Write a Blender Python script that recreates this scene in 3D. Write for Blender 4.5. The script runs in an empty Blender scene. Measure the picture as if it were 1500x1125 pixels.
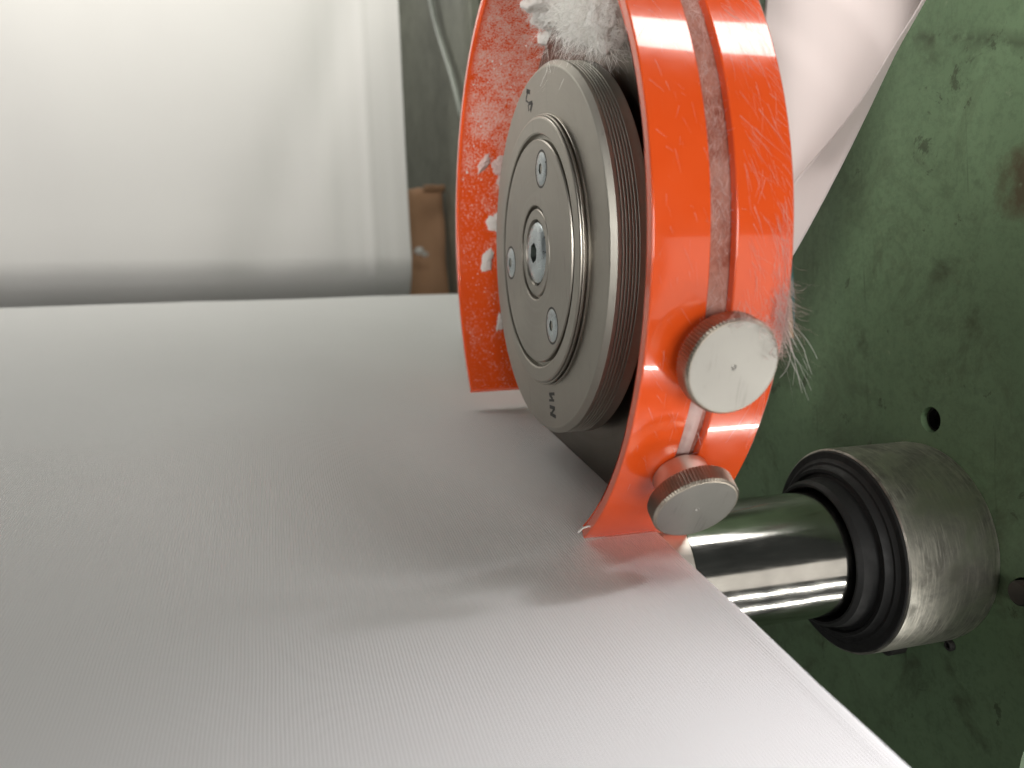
import bpy, bmesh, math, random
import numpy as np
from mathutils import Vector, Matrix, noise

random.seed(7); rng = np.random.default_rng(7)
S = 0.001                                   # everything below is written in millimetres
sc = bpy.context.scene
col = sc.collection
R = math.radians

# ------------------------------------------------------------------ camera
cam_d = bpy.data.cameras.new('camera'); cam = bpy.data.objects.new('camera', cam_d); col.objects.link(cam)
right = Vector((0.96086, -0.27223, -0.05134)); down = Vector((-0.05863, -0.01869, -0.99810)); fwd = Vector((0.27075, 0.96205, -0.03392))
m = Matrix((right, -down, -fwd)).transposed().to_4x4()
m.translation = Vector((-72.14, -219.04, -28.08)) * S
cam.matrix_world = m
cam_d.sensor_width = 36; cam_d.lens = 36 * 1211.9 / 1500
cam_d.clip_start = 0.01; cam_d.clip_end = 20
cam_d.dof.use_dof = True; cam_d.dof.focus_distance = 0.205; cam_d.dof.aperture_fstop = 18
sc.camera = cam

# ------------------------------------------------------------------ light: hall lamps, plus unseen lamps and spots added as fill
sc.view_settings.view_transform = 'Standard'; sc.view_settings.look = 'None'
sc.view_settings.exposure = 0.0; sc.view_settings.gamma = 1.0
w = bpy.data.worlds.new('World'); sc.world = w; w.use_nodes = True
bg = w.node_tree.nodes['Background']; bg.inputs[0].default_value = (0.95, 1.0, 0.93, 1); bg.inputs[1].default_value = 0.04

def lamp(name, loc, target, size, power, colr):
    d = bpy.data.lights.new(name, 'AREA'); d.shape = 'RECTANGLE'
    d.size, d.size_y = size[0] * S, size[1] * S
    d.energy = power; d.color = colr
    o = bpy.data.objects.new(name, d); col.objects.link(o)
    o.location = Vector(loc) * S
    z = (Vector(loc) - Vector(target)).normalized()          # lamps shine along -Z
    x = Vector((1, 0, 0)); x = (x - z * x.dot(z)).normalized(); y = z.cross(x)
    mm = Matrix((x, y, z)).transposed().to_4x4(); mm.translation = o.location
    o.matrix_world = mm
    return o
lamp('overhead_lamp', (525, -580, 980), (0, -60, -40), (360, 220), 3.0, (1.0, 0.97, 0.93))
lamp('overhead_lamp', (-130, 310, 430), (-40, 430, 40), (560, 110), 1.36, (1.0, 0.97, 0.90))
lamp('overhead_lamp', (-170, 700, 500), (95, 640, 120), (200, 100), 1.0, (1.0, 0.97, 0.92))  # added unseen lamp, brightens the far cover and cardboard
lamp('soft_lamp', (-60, -1500, -150), (0, 0, -20), (900, 380), 12, (1.0, 0.98, 0.94))
lamp('soft_lamp', (800, -900, -330), (60, -40, -80), (700, 520), 1.1, (1.0, 0.93, 0.84))  # added unseen lamp, gives shaft and housing a soft reflection
lamp('soft_lamp', (-1300, -515, -150), (0, 0, 0), (300, 300), 1.8, (1.0, 0.98, 0.94))  # added unseen lamp at left, puts streak highlights on the hub rim
lamp('tube_lamp', (680, -750, -820), (60, -40, -90), (600, 18), 2.4, (1.0, 0.98, 0.92))
lamp('tube_lamp', (677, -330, -1050), (60, -40, -90), (600, 18), 2.6, (1.0, 0.98, 0.92))
def spot(name, loc, target, power, angle, blend, radius, colr):
    d = bpy.data.lights.new(name, 'SPOT'); d.energy = power; d.color = colr; d.spot_size = R(angle); d.spot_blend = blend; d.shadow_soft_size = radius * S
    o = bpy.data.objects.new(name, d); col.objects.link(o); o.location = Vector(loc) * S
    o.rotation_euler = (Vector(target) - Vector(loc)).to_track_quat('-Z', 'Y').to_euler()
    return o
spot('added_spot', (-60, -480, 380), (101, -58, 110), 27, 24.5, 1.0, 40, (1.0, 0.98, 0.94))  # added unseen spot, brightens the upper side plate
spot('added_spot', (430, -260, 250), (40, -150, -102), 36, 16.5, 0.95, 60, (1.0, 0.97, 1.0))  # added unseen spot, makes the bright pool on the lower right fabric
spot('added_spot', (-520, -300, 75), (4, 8, 46), 13, 17, 1.0, 40, (1.0, 0.98, 0.95))  # added unseen spot, brightens the lint tuft and the guard's inside

# ------------------------------------------------------------------ materials
def new_mat(name):
    mt = bpy.data.materials.new(name); mt.use_nodes = True
    nt = mt.node_tree; b = nt.nodes['Principled BSDF']
    return mt, nt, b
def N(nt, kind, **kw):
    n = nt.nodes.new(kind)
    for k, v in kw.items():
        if k in n.inputs: n.inputs[k].default_value = v
        else: setattr(n, k, v)
    return n
def coords(nt, scale=(1, 1, 1), rot=(0, 0, 0)):
    tc = N(nt, 'ShaderNodeTexCoord'); mp = N(nt, 'ShaderNodeMapping')
    mp.inputs['Scale'].default_value = scale; mp.inputs['Rotation'].default_value = rot
    nt.links.new(tc.outputs['Object'], mp.inputs['Vector'])
    return mp.outputs['Vector']
def ramp(nt, fac, stops):
    r = N(nt, 'ShaderNodeValToRGB'); e = r.color_ramp.elements
    while len(e) < len(stops): e.new(0.5)
    for el, (p, c) in zip(e, stops): el.position = p; el.color = c if len(c) == 4 else (*c, 1)
    nt.links.new(fac, r.inputs[0]); return r.outputs[0]
def g(v): return (v, v, v, 1)
def tex(nt, vec, scale, detail=4, rough=0.55, dist=0.0):
    n = N(nt, 'ShaderNodeTexNoise'); n.inputs['Scale'].default_value = scale; n.inputs['Detail'].default_value = detail
    n.inputs['Roughness'].default_value = rough; n.inputs['Distortion'].default_value = dist
    nt.links.new(vec, n.inputs['Vector']); return n.outputs['Fac']
def mix(nt, fac, a, b):
    n = N(nt, 'ShaderNodeMix', data_type='RGBA')
    for sock, v in ((n.inputs[0], fac), (n.inputs[6], a), (n.inputs[7], b)):
        if hasattr(v, 'links') or hasattr(v, 'is_output'): nt.links.new(v, sock)
        else: sock.default_value = v if not isinstance(v, tuple) or len(v) == 4 else (*v, 1)
    return n.outputs[2]
def mathn(nt, op, a, b=0.0):
    n = N(nt, 'ShaderNodeMath', operation=op)
    for i, v in enumerate((a, b)):
        if hasattr(v, 'is_output'): nt.links.new(v, n.inputs[i])
        else: n.inputs[i].default_value = v
    return n.outputs[0]
def bump(nt, b, height, strength, dist):
    n = N(nt, 'ShaderNodeBump'); n.inputs['Strength'].default_value = strength; n.inputs['Distance'].default_value = dist
    nt.links.new(height, n.inputs['Height'])
    nt.links.new(n.outputs[0], b.inputs['Normal']); return n

def metal(name, base, rough, var=0.08, scale=400, stretch=(1, 1, 1), bumpd=0.0, metallic=1.0, aniso=0.0):
    mt, nt, b = new_mat(name)
    v = coords(nt, stretch); n1 = tex(nt, v, scale, 5, 0.6); n2 = tex(nt, coords(nt), 60, 3)
    hi = tuple(min(1, c * 1.15) for c in base); lo = tuple(c * 0.82 for c in base)
    c = ramp(nt, n2, [(0.3, lo), (0.7, hi)])
    nt.links.new(c, b.inputs['Base Color'])
    r = ramp(nt, n1, [(0.25, g(max(0.02, rough - var))), (0.75, g(min(1, rough + var)))])
    nt.links.new(r, b.inputs['Roughness'])
    b.inputs['Metallic'].default_value = metallic
    if aniso: b.inputs['Anisotropic'].default_value = aniso
    if bumpd: bump(nt, b, n1, 0.6, bumpd)
    return mt

def turned_metal(name, base, rough, centre, bumpd=2e-5, freq=900, con=1.0):
    """faced on a lathe: fine rings round the X axis"""
    mt, nt, b = new_mat(name)
    tc = N(nt, 'ShaderNodeTexCoord'); sx = N(nt, 'ShaderNodeSeparateXYZ'); nt.links.new(tc.outputs['Object'], sx.inputs[0])
    y = mathn(nt, 'SUBTRACT', sx.outputs[1], centre[0] * S); z = mathn(nt, 'SUBTRACT', sx.outputs[2], centre[1] * S)
    r = mathn(nt, 'SQRT', mathn(nt, 'ADD', mathn(nt, 'MULTIPLY', y, y), mathn(nt, 'MULTIPLY', z, z)))
    cx = N(nt, 'ShaderNodeCombineXYZ'); nt.links.new(r, cx.inputs[0]); nt.links.new(sx.outputs[0], cx.inputs[1])
    rings = tex(nt, cx.outputs[0], freq, 6, 0.7)
    blot = tex(nt, tc.outputs['Object'], 45, 4)
    c = mix(nt, rings, tuple(k * (1 - 0.2 * con) for k in base), tuple(k * (1 + 0.12 * con) for k in base))
    c = mix(nt, ramp(nt, blot, [(0.35, g(0)), (0.7, g(0.5))]), c, tuple(k * 0.72 for k in base))
    for rot_, sc_ in (((R(35), 0, 0), 520), ((R(-20), 0, 0), 700)):       # fine handling scratches
        s_ = tex(nt, coords(nt, (1, 1, 0.06), rot_), sc_, 4, 0.7); bk = tex(nt, tc.outputs['Object'], 160, 3)
        c = mix(nt, mathn(nt, 'MULTIPLY', ramp(nt, s_, [(0.60, g(0)), (0.66, g(0.4))]), ramp(nt, bk, [(0.45, g(0)), (0.6, g(1))])), c, tuple(k * 0.62 for k in base))
    nt.links.new(c, b.inputs['Base Color']); b.inputs['Metallic'].default_value = 1
    nt.links.new(ramp(nt, rings, [(0.3, g(rough - 0.06)), (0.7, g(rough + 0.1))]), b.inputs['Roughness'])
    bump(nt, b, rings, 0.5, bumpd)
    return mt

hub_m = turned_metal('turned_steel', (0.40, 0.375, 0.33), 0.36, (0, 0))
plate_m = turned_metal('turned_cover_steel', (0.37, 0.345, 0.305), 0.36, (0, 0), freq=700)
knob_face_m = turned_metal('turned_knob_steel', (0.36, 0.345, 0.32), 0.40, (0, 0), bumpd=0.4e-5, freq=3600, con=0.6)
rim_m = turned_metal('worn_rim_steel', (0.47, 0.45, 0.40), 0.5, (0, 0), bumpd=4e-5, freq=1500)
blade_m = turned_metal('dark_blade_steel', (0.20, 0.18, 0.15), 0.36, (0, 0), freq=500)
zinc_m = metal('zinc_plated_steel', (0.50, 0.55, 0.57), 0.3, 0.12, 700)
black_m = metal('black_oxide', (0.035, 0.034, 0.032), 0.5, 0.1, 500, metallic=0.3)
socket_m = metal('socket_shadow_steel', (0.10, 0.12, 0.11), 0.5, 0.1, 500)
shaft_m = metal('polished_shaft_steel', (0.56, 0.55, 0.52), 0.13, 0.05, 900, (0.15, 1, 1), 1e-5)
sleeve_m = metal('bright_shaft_steel', (0.74, 0.70, 0.63), 0.42, 0.05, 900, (0.15, 1, 1))
rubber_m = metal('black_rubber', (0.009, 0.009, 0.009), 0.62, 0.12, 300, metallic=0.0)
arm_m = metal('dark_painted_steel', (0.04, 0.045, 0.035), 0.5, 0.1, 200, metallic=0.2)

def make_housing_mat():
    mt, nt, b = new_mat('ground_housing_steel')
    v = coords(nt, (1, 0.10, 0.10), (R(8), R(12), R(18))); st = tex(nt, v, 1300, 6, 0.7)
    v2 = coords(nt, (1, 1, 1)); pa = tex(nt, v2, 95, 5, 0.6, 0.4)
    c = mix(nt, ramp(nt, pa, [(0.38, g(0)), (0.62, g(1))]), (0.26, 0.25, 0.22), (0.68, 0.65, 0.58))
    c = mix(nt, ramp(nt, st, [(0.48, g(0)), (0.66, g(0.75))]), c, (0.78, 0.74, 0.66))
    nt.links.new(c, b.inputs['Base Color']); b.inputs['Metallic'].default_value = 1
    nt.links.new(ramp(nt, pa, [(0.35, g(0.55)), (0.65, g(0.36))]), b.inputs['Roughness'])
    bump(nt, b, st, 0.8, 5e-5)
    return mt
housing_m = make_housing_mat()

def make_orange(name, dusty):
    mt, nt, b = new_mat(name)
    v = coords(nt)
    n1 = tex(nt, v, 130, 5, 0.6)
    base = mix(nt, n1, (0.80, 0.082, 0.010), (0.86, 0.105, 0.016))
    # scuffs
    sv = coords(nt, (1, 0.25, 0.12), (R(20), R(8), 0)); sc_ = tex(nt, sv, 900, 4, 0.7)
    scuff = ramp(nt, sc_, [(0.62, g(0)), (0.85, g(0.25))])
    base = mix(nt, scuff, base, (0.85, 0.34, 0.20))
    rough = ramp(nt, n1, [(0.3, g(0.13)), (0.75, g(0.24))])
    if dusty:
        tc = N(nt, 'ShaderNodeTexCoord'); sx = N(nt, 'ShaderNodeSeparateXYZ'); nt.links.new(tc.outputs['Object'], sx.inputs[0])
        cover = N(nt, 'ShaderNodeMapRange'); nt.links.new(sx.outputs[2], cover.inputs[0])
        cover.inputs[1].default_value = 0.012; cover.inputs[2].default_value = 0.062
        cover.inputs[3].default_value = -0.10; cover.inputs[4].default_value = 0.17
        cl = tex(nt, v, 110, 6, 0.68, 0.5); fine = tex(nt, coords(nt, (1, 1, 0.6)), 1700, 4, 0.75)
        d = mathn(nt, 'ADD', mathn(nt, 'ADD', cl, cover.outputs[0]), mathn(nt, 'MULTIPLY', mathn(nt, 'SUBTRACT', fine, 0.5), 1.7))
        dust = ramp(nt, d, [(0.50, g(0)), (0.66, g(0.42)), (0.9, g(0.8))])
        ed = N(nt, 'ShaderNodeMapRange'); nt.links.new(sx.outputs[0], ed.inputs[0])
        ed.inputs[1].default_value = -0.0060; ed.inputs[2].default_value = -0.0035
        dust = mathn(nt, 'MULTIPLY', dust, ed.outputs[0])
        base = mix(nt, dust, base, (0.84, 0.64, 0.58))
        rough = mix(nt, dust, rough, g(0.9))
    nt.links.new(base, b.inputs['Base Color']); nt.links.new(rough, b.inputs['Roughness'])
    b.inputs['IOR'].default_value = 1.5
    b.inputs['Coat Weight'].default_value = 0.0 if dusty else 1.0; b.inputs['Coat Roughness'].default_value = 0.05
    bump(nt, b, tex(nt, v, 260, 3), 0.15, 1e-4)
    return mt
orange_m = make_orange('orange_guard_plastic', False)
orange_in_m = make_orange('dusty_orange_plastic', True)

def make_cloth(name, ribs, base=(0.815, 0.815, 0.812), translucent=0.12):
    mt, nt, b = new_mat(name)
    v = coords(nt); n1 = tex(nt, v, 25, 4)
    c = mix(nt, n1, tuple(k * 0.96 for k in base), base)
    nt.links.new(c, b.inputs['Base Color']); b.inputs['Roughness'].default_value = 0.75
    b.inputs['Sheen Weight'].default_value = 0.15; b.inputs['Specular IOR Level'].default_value = 0.25
    if ribs:
        tc = N(nt, 'ShaderNodeTexCoord'); sx = N(nt, 'ShaderNodeSeparateXYZ'); nt.links.new(tc.outputs['Object'], sx.inputs[0])
        wob = mathn(nt, 'MULTIPLY', tex(nt, v, 18, 2), 0.0016)
        ph = mathn(nt, 'MULTIPLY', mathn(nt, 'ADD', sx.outputs[0], wob), 2 * math.pi / 0.00064)
        rib = mathn(nt, 'SINE', ph)
        wv = coords(nt, (1, 0.4, 1)); h = mathn(nt, 'ADD', rib, mathn(nt, 'MULTIPLY', tex(nt, wv, 1800, 2), 0.5))
        bump(nt, b, h, 0.75, 0.8e-4)
    else:
        bump(nt, b, tex(nt, coords(nt, (1, 1, 0.06)), 500, 3), 0.25, 2e-4)
    out = nt.nodes['Material Output']
    tr = N(nt, 'ShaderNodeBsdfTranslucent'); tr.inputs[0].default_value = (*base, 1)
    mx = N(nt, 'ShaderNodeMixShader'); mx.inputs[0].default_value = translucent
    nt.links.new(b.outputs[0], mx.inputs[1]); nt.links.new(tr.outputs[0], mx.inputs[2]); nt.links.new(mx.outputs[0], out.inputs[0])
    return mt
fabric_m = make_cloth('white_twill', True)
hang_m = make_cloth('white_hanging_cloth', False, (0.80, 0.785, 0.77))
trim_m = make_cloth('bounce_tinted_trim_cloth', False, (0.80, 0.715, 0.695), 0.3)  # base tinted pink to stand for red light bounced off the guard

def make_lint(name, base):
    mt, nt, b = new_mat(name)
    nt.links.new(mix(nt, tex(nt, coords(nt), 260, 4), tuple(k * 0.86 for k in base), base), b.inputs['Base Color'])
    b.inputs['Roughness'].default_value = 1; b.inputs['Specular IOR Level'].default_value = 0.1
    bump(nt, b, tex(nt, coords(nt), 1500, 5, 0.7), 0.3, 2e-4)
    out = nt.nodes['Material Output']
    tr = N(nt, 'ShaderNodeBsdfTranslucent'); tr.inputs[0].default_value = (*base, 1)
    mx = N(nt, 'ShaderNodeMixShader'); mx.inputs[0].default_value = 0.2
    nt.links.new(b.outputs[0], mx.inputs[1]); nt.links.new(tr.outputs[0], mx.inputs[2]); nt.links.new(mx.outputs[0], out.inputs[0])
    return mt
lint_m = make_lint('white_lint', (0.86, 0.85, 0.81))
lint_pink_m = make_lint('stained_lint', (0.80, 0.62, 0.58))

def make_green():
    mt, nt, b = new_mat('green_machine_paint')
    v = coords(nt)
    big = tex(nt, v, 14, 5, 0.6); base = mix(nt, ramp(nt, big, [(0.35, g(0)), (0.65, g(1))]), (0.104, 0.166, 0.088), (0.138, 0.214, 0.117))
    st = tex(nt, v, 42, 7, 0.68, 0.3)
    stain = ramp(nt, st, [(0.56, g(0)), (0.63, g(0.35)), (0.72, g(0.8))])
    base = mix(nt, stain, base, (0.045, 0.050, 0.026))
    # long scratches in two directions, broken up by noise
    for rot, sc_, th in (((R(28), 0, 0), 170, 0.66), ((R(-52), 0, 0), 120, 0.68), ((R(4), 0, 0), 90, 0.69), ((R(88), 0, 0), 110, 0.68), ((R(60), 0, 0), 260, 0.69)):
        sv = coords(nt, (1, 1, 0.05), rot)
        s = tex(nt, sv, sc_, 3, 0.6, 0.15); brk = tex(nt, v, 30, 3)
        sm = mathn(nt, 'MULTIPLY', ramp(nt, s, [(th, g(0)), (th + 0.03, g(0.6))]), ramp(nt, brk, [(0.48, g(0)), (0.6, g(1))]))
        base = mix(nt, sm, base, (0.038, 0.045, 0.025))
    tc = N(nt, 'ShaderNodeTexCoord'); sx = N(nt, 'ShaderNodeSeparateXYZ'); nt.links.new(tc.outputs['Object'], sx.inputs[0])
    zz = mathn(nt, 'ADD', sx.outputs[2], mathn(nt, 'MULTIPLY', mathn(nt, 'SUBTRACT', tex(nt, v, 60, 5), 0.5), 0.004))
    seam = mathn(nt, 'ABSOLUTE', mathn(nt, 'SUBTRACT', zz, mathn(nt, 'ADD', 0.0668, mathn(nt, 'MULTIPLY', sx.outputs[1], 0.44))))
    seam = mathn(nt, 'MULTIPLY', ramp(nt, seam, [(0.0003, g(0.6)), (0.0009, g(0))]), ramp(nt, tex(nt, v, 120, 5, 0.7), [(0.42, g(0)), (0.55, g(1))]))
    base = mix(nt, seam, base, (0.035, 0.04, 0.022))
    grime = tex(nt, v, 33, 9, 0.75, 0.8)
    base = mix(nt, ramp(nt, grime, [(0.52, g(0)), (0.62, g(0.28)), (0.70, g(0.5))]), base, (0.05, 0.058, 0.03))
    fine_ = tex(nt, v, 420, 5, 0.75)
    base = mix(nt, ramp(nt, fine_, [(0.35, g(0.35)), (0.55, g(0))]), base, (0.06, 0.09, 0.05))
    rust = N(nt, 'ShaderNodeVectorMath', operation='DISTANCE'); nt.links.new(tc.outputs['Object'], rust.inputs[0]); rust.inputs[1].default_value = (0.101, -0.064, 0.006)
    rm = mathn(nt, 'ADD', rust.outputs['Value'], mathn(nt, 'MULTIPLY', mathn(nt, 'SUBTRACT', tex(nt, v, 130, 6, 0.7), 0.5), 0.022))
    base = mix(nt, ramp(nt, rm, [(0.006, g(0.85)), (0.010, g(0))]), base, (0.075, 0.052, 0.028))
    chip = tex(nt, v, 75, 9, 0.72, 0.6)
    base = mix(nt, ramp(nt, chip, [(0.615, g(0)), (0.645, g(0.6))]), base, (0.033, 0.036, 0.020))
    sp = tex(nt, v, 260, 3); pale = ramp(nt, sp, [(0.71, g(0)), (0.76, g(0.4))])
    base = mix(nt, pale, base, (0.20, 0.26, 0.16))
    nt.links.new(base, b.inputs['Base Color'])
    nt.links.new(ramp(nt, st, [(0.3, g(0.42)), (0.7, g(0.62))]), b.inputs['Roughness'])
    b.inputs['Specular IOR Level'].default_value = 0.35
    bump(nt, b, tex(nt, v, 700, 4), 0.2, 1e-4)
    return mt
green_m = make_green()
def make_card():
    mt, nt, b = new_mat('brown_cardboard')
    n = tex(nt, coords(nt, (1, 1, 0.3)), 60, 5)
    nt.links.new(mix(nt, n, (0.34, 0.19, 0.10), (0.45, 0.27, 0.16)), b.inputs['Base Color']); b.inputs['Roughness'].default_value = 0.85
    return mt
card_m = make_card()
tan_m = metal('tan_hose_rubber', (0.30, 0.20, 0.12), 0.5, 0.1, 200, metallic=0)
teal_m = metal('teal_painted_rod', (0.05, 0.17, 0.17), 0.45, 0.1, 200, metallic=0)
cable_m = metal('grey_cable_sheath', (0.22, 0.24, 0.21), 0.5, 0.1, 200, metallic=0)

# ------------------------------------------------------------------ helpers
def tag(o, label=None, cat=None, group=None, kind=None):
    if label: o['label'] = label
    if cat: o['category'] = cat
    if group: o['group'] = group
    if kind: o['kind'] = kind
    return o
def empty(name, loc=(0, 0, 0)):
    o = bpy.data.objects.new(name, None); col.objects.link(o); o.location = Vector(loc) * S
    o.empty_display_size = 0.01
    return o
def link(name, me, mat, parent=None, smooth=True):
    o = bpy.data.objects.new(name, me); col.objects.link(o)
    me.materials.clear(); me.materials.append(mat)
    if parent:
        o.parent = parent
        o.matrix_parent_inverse = Matrix.Translation(-parent.location)
    if smooth:
        me.polygons.foreach_set('use_smooth', [True] * len(me.polygons))
    return o
def build(name, verts, faces, mat, parent=None, smooth=True, recalc=True):
    me = bpy.data.meshes.new(name)
    me.from_pydata([tuple(c * S for c in v) for v in verts], [], faces)
    if recalc:
        bm = bmesh.new(); bm.from_mesh(me); bmesh.ops.recalc_face_normals(bm, faces=bm.faces); bm.to_mesh(me); bm.free()
    me.update()
    return link(name, me, mat, parent, smooth)
def bev(o, width, seg=2, angle=35):
    md = o.modifiers.new('bevel', 'BEVEL'); md.width = width * S; md.segments = seg; md.limit_method = 'ANGLE'; md.angle_limit = R(angle)
    md.harden_normals = True
    return o
def sharp(o, angle=35):
    o.data.set_sharp_from_angle(angle=R(angle)); return o
def lathe_geo(profile, centre, segs=128, close=False):
    """profile: (x, r) pairs turned round an axis parallel to X"""
    v, f, rows = [], [], []
    for x, r in profile:
        if r < 1e-6:
            rows.append([len(v)]); v.append((x, centre[0], centre[1]))
        else:
            rows.append(list(range(len(v), len(v) + segs)))
            for k in range(segs):
                a = 2 * math.pi * k / segs
                v.append((x, centre[0] + r * math.cos(a), centre[1] + r * math.sin(a)))
    pairs = list(zip(rows[:-1], rows[1:])) + ([(rows[-1], rows[0])] if close else [])
    for A, B in pairs:
        for k in range(segs):
            k2 = (k + 1) % segs
            if len(A) == 1 and len(B) == 1: continue
            if len(A) == 1: f.append((A[0], B[k], B[k2]))
            elif len(B) == 1: f.append((A[k], B[0], A[k2]))
            else: f.append((A[k], B[k], B[k2], A[k2]))
    return v, f
def lathe(name, profile, centre, mat, parent=None, segs=128, close=False, ang=30):
    v, f = lathe_geo(profile, centre, segs, close)
    return sharp(build(name, v, f, mat, parent), ang)

# ------------------------------------------------------------------ the green machine side plate
PX = 100.95
frame = empty('green_machine', (PX + 6, 100, -200))
tag(frame, 'scratched dark green painted steel side plate of the machine behind the shaft', 'machine')
cu = bpy.data.curves.new('plate_outline', 'CURVE'); cu.dimensions = '2D'; cu.fill_mode = 'BOTH'; cu.extrude = 6 * S
def spline(pts):
    s = cu.splines.new('POLY'); s.points.add(len(pts) - 1); s.use_cyclic_u = True
    for p_, (a, b_) in zip(s.points, pts): p_.co = (a * S, b_ * S, 0, 1)
spline([(-86, 620), (-86, -112), (-59.2, -127.5), (-56.3, -135), (-40, -205), (-30, -330), (1250, -330), (1250, 620)])
def circle(c, r, n=32): spline([(c[0] + r * math.cos(2 * math.pi * k / n), c[1] + r * math.sin(2 * math.pi * k / n)) for k in range(n)])
HOLE, STUD = (-30.1, -51.7), (-58.6, -92.6)
circle(HOLE, 3.6); circle(STUD, 3.7)
tmp = bpy.data.objects.new('plate_outline', cu); col.objects.link(tmp)
me = bpy.data.meshes.new_from_object(tmp); bpy.data.objects.remove(tmp); bpy.data.curves.remove(cu)
me.transform(Matrix(((0, 0, 1, (PX + 6) * S), (1, 0, 0, 0), (0, 1, 0, 0), (0, 0, 0, 1))))
panel = link('side_plate', me, green_m, frame, smooth=False)
bev(panel, 0.6, 2, 60)
def thread(name, c, r, x0, x1, mat, pitch=0.8, parent=frame):
    prof = [(x0, 0)]; x = x0
    prof.append((x0, r * 0.8))
    while x < x1:
        prof += [(x, r * 0.86), (x + pitch / 2, r)]; x += pitch
    prof += [(x1, r * 0.8), (x1, 0)]
    return lathe(name, prof, c, mat, parent, 32)
thread('threaded_stud', STUD, 3.1, PX - 2.2, PX + 9, metal('worn_thread_steel', (0.13, 0.12, 0.11), 0.4, 0.1, 500))
lathe('hole_lining', [(PX + 11, 0), (PX + 11, 3.5), (PX + 2, 3.5), (PX + 2, 3.0), (PX + 3, 3.3), (PX + 4, 3.0), (PX + 5, 3.3), (PX + 6, 3.0), (PX + 8, 0)], HOLE, black_m, frame, 32)
def cap_screw(c, r, h, parent=frame):
    o = lathe('cap_screw', [(PX + 1, 0), (PX + 1, r * 0.6), (PX - 0.2, r * 0.6), (PX - 0.2, r), (PX - h + 0.4, r), (PX - h, r - 0.4), (PX - h, r * 0.5), (PX - h + 1.4, r * 0.5), (PX - h + 1.4, 0)], c, black_m, parent, 24)
    return o
cap_screw((-15.0, -119.0), 3.3, 5.5); cap_screw((-35.0, -113.4), 1.5, 1.6)

# ------------------------------------------------------------------ bearing housing, shaft
SY, SZ, SR = -24.28, -86.19, 17.18
sc_c = (SY, SZ)
hous = empty('bearing_housing', (PX, SY, SZ))
tag(hous, 'worn ground steel cylinder bearing housing bolted to the green plate round the shaft', 'bearing housing')
lathe('housing_ring', [(74.6, 24.9), (73.4, 25.2), (73.3, 27.45), (73.6, 27.9), (99.0, 27.9), (99.6, 27.6), (PX - 0.1, 27.6), (PX - 0.1, 20.5), (76, 20.5), (76, 24.9)], sc_c, housing_m, hous, 160, True)
seal = lathe('rubber_seal', [(PX - 1, 17.6), (71.2, 17.6), (66.2, 17.9), (65.2, 18.3), (65.2, 18.9), (66.4, 19.8), (70.6, 20.3), (71.0, 21.2), (70.2, 21.8), (70.2, 22.6), (71.4, 23.0), (72.0, 23.6), (72.0, 24.3), (72.4, 24.7), (72.75, 25.3), (72.75, 27.0), (73.0, 27.3), (73.6, 27.3), (PX - 1, 24.8)], sc_c, rubber_m, hous, 128)
shaft = empty('roller_shaft', (0, SY, SZ))
tag(shaft, 'polished round steel roller shaft running out from under the white fabric into the bearing', 'shaft')
lathe('shaft_body', [(-330, 0), (-330, SR), (21.6, SR), (21.9, SR - 0.35), (64, SR - 0.35), (110, SR - 0.35), (110, 0)], sc_c, shaft_m, shaft, 192)
lathe('bright_sleeve', [(12.9, SR + 0.02), (13.1, SR + 0.28), (21.3, SR + 0.28), (21.55, SR + 0.02)], sc_c, sleeve_m, shaft, 192)

# ------------------------------------------------------------------ the slitting knife
knife = empty('slitting_knife', (0, 0, 0))
tag(knife, 'grey steel rotary slitting knife with bolted round hub inside the orange guard', 'slitting knife')
ZC = (0, 0)
lathe('hub_disc', [(-0.6, 29.0), (0, 36.0), (0, 48.4), (0.12, 48.75), (1.3, 50.0), (2.2, 50.0), *sum([[(2.25 + k * 0.8, 49.55), (2.4 + k * 0.8, 49.55), (2.65 + k * 0.8, 50.0 + 0.03 * (k % 3)), (3.0 + k * 0.8, 50.0 + 0.03 * (k % 3))] for k in range(6)], []), (9.2, 50.15), (9.5, 49.6), (10.2, 44), (11.6, 38), (12.7, 36), (12.7, 20)], ZC, rim_m, knife, 256, ang=18)
lathe('hub_face', [(-0.012, 36.2), (-0.012, 48.2)], ZC, hub_m, knife, 256)
lathe('clamp_ring', [(0.2, 36.8), (-0.3, 36.8), (-0.4, 36.6), (-0.45, 35.3), (-0.9, 35.3), (-0.95, 36.4), (-1.05, 36.5), (-1.4, 36.5), (-1.5, 36.4), (-1.52, 35.7), (-1.75, 35.7), (-1.8, 36.0), (-2.0, 35.8), (-2.15, 35.4), (-2.15, 31.9), (-1.9, 31.5), (0.6, 31.4)], ZC, hub_m, knife, 256, ang=18)
cover = lathe('cover_plate', [(0.5, 30.2), (-1.8, 30.2), (-2.1, 29.9), (-2.1, 13.1), (-1.9, 12.8), (-0.4, 12.7), (-0.4, 0)], ZC, plate_m, knife, 256, ang=25)
lathe('bolt_washer', [(-0.42, 11.9), (-1.55, 11.9), (-1.8, 11.6), (-1.8, 9.2), (-1.0, 8.9)], ZC, plate_m, knife, 128)
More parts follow.
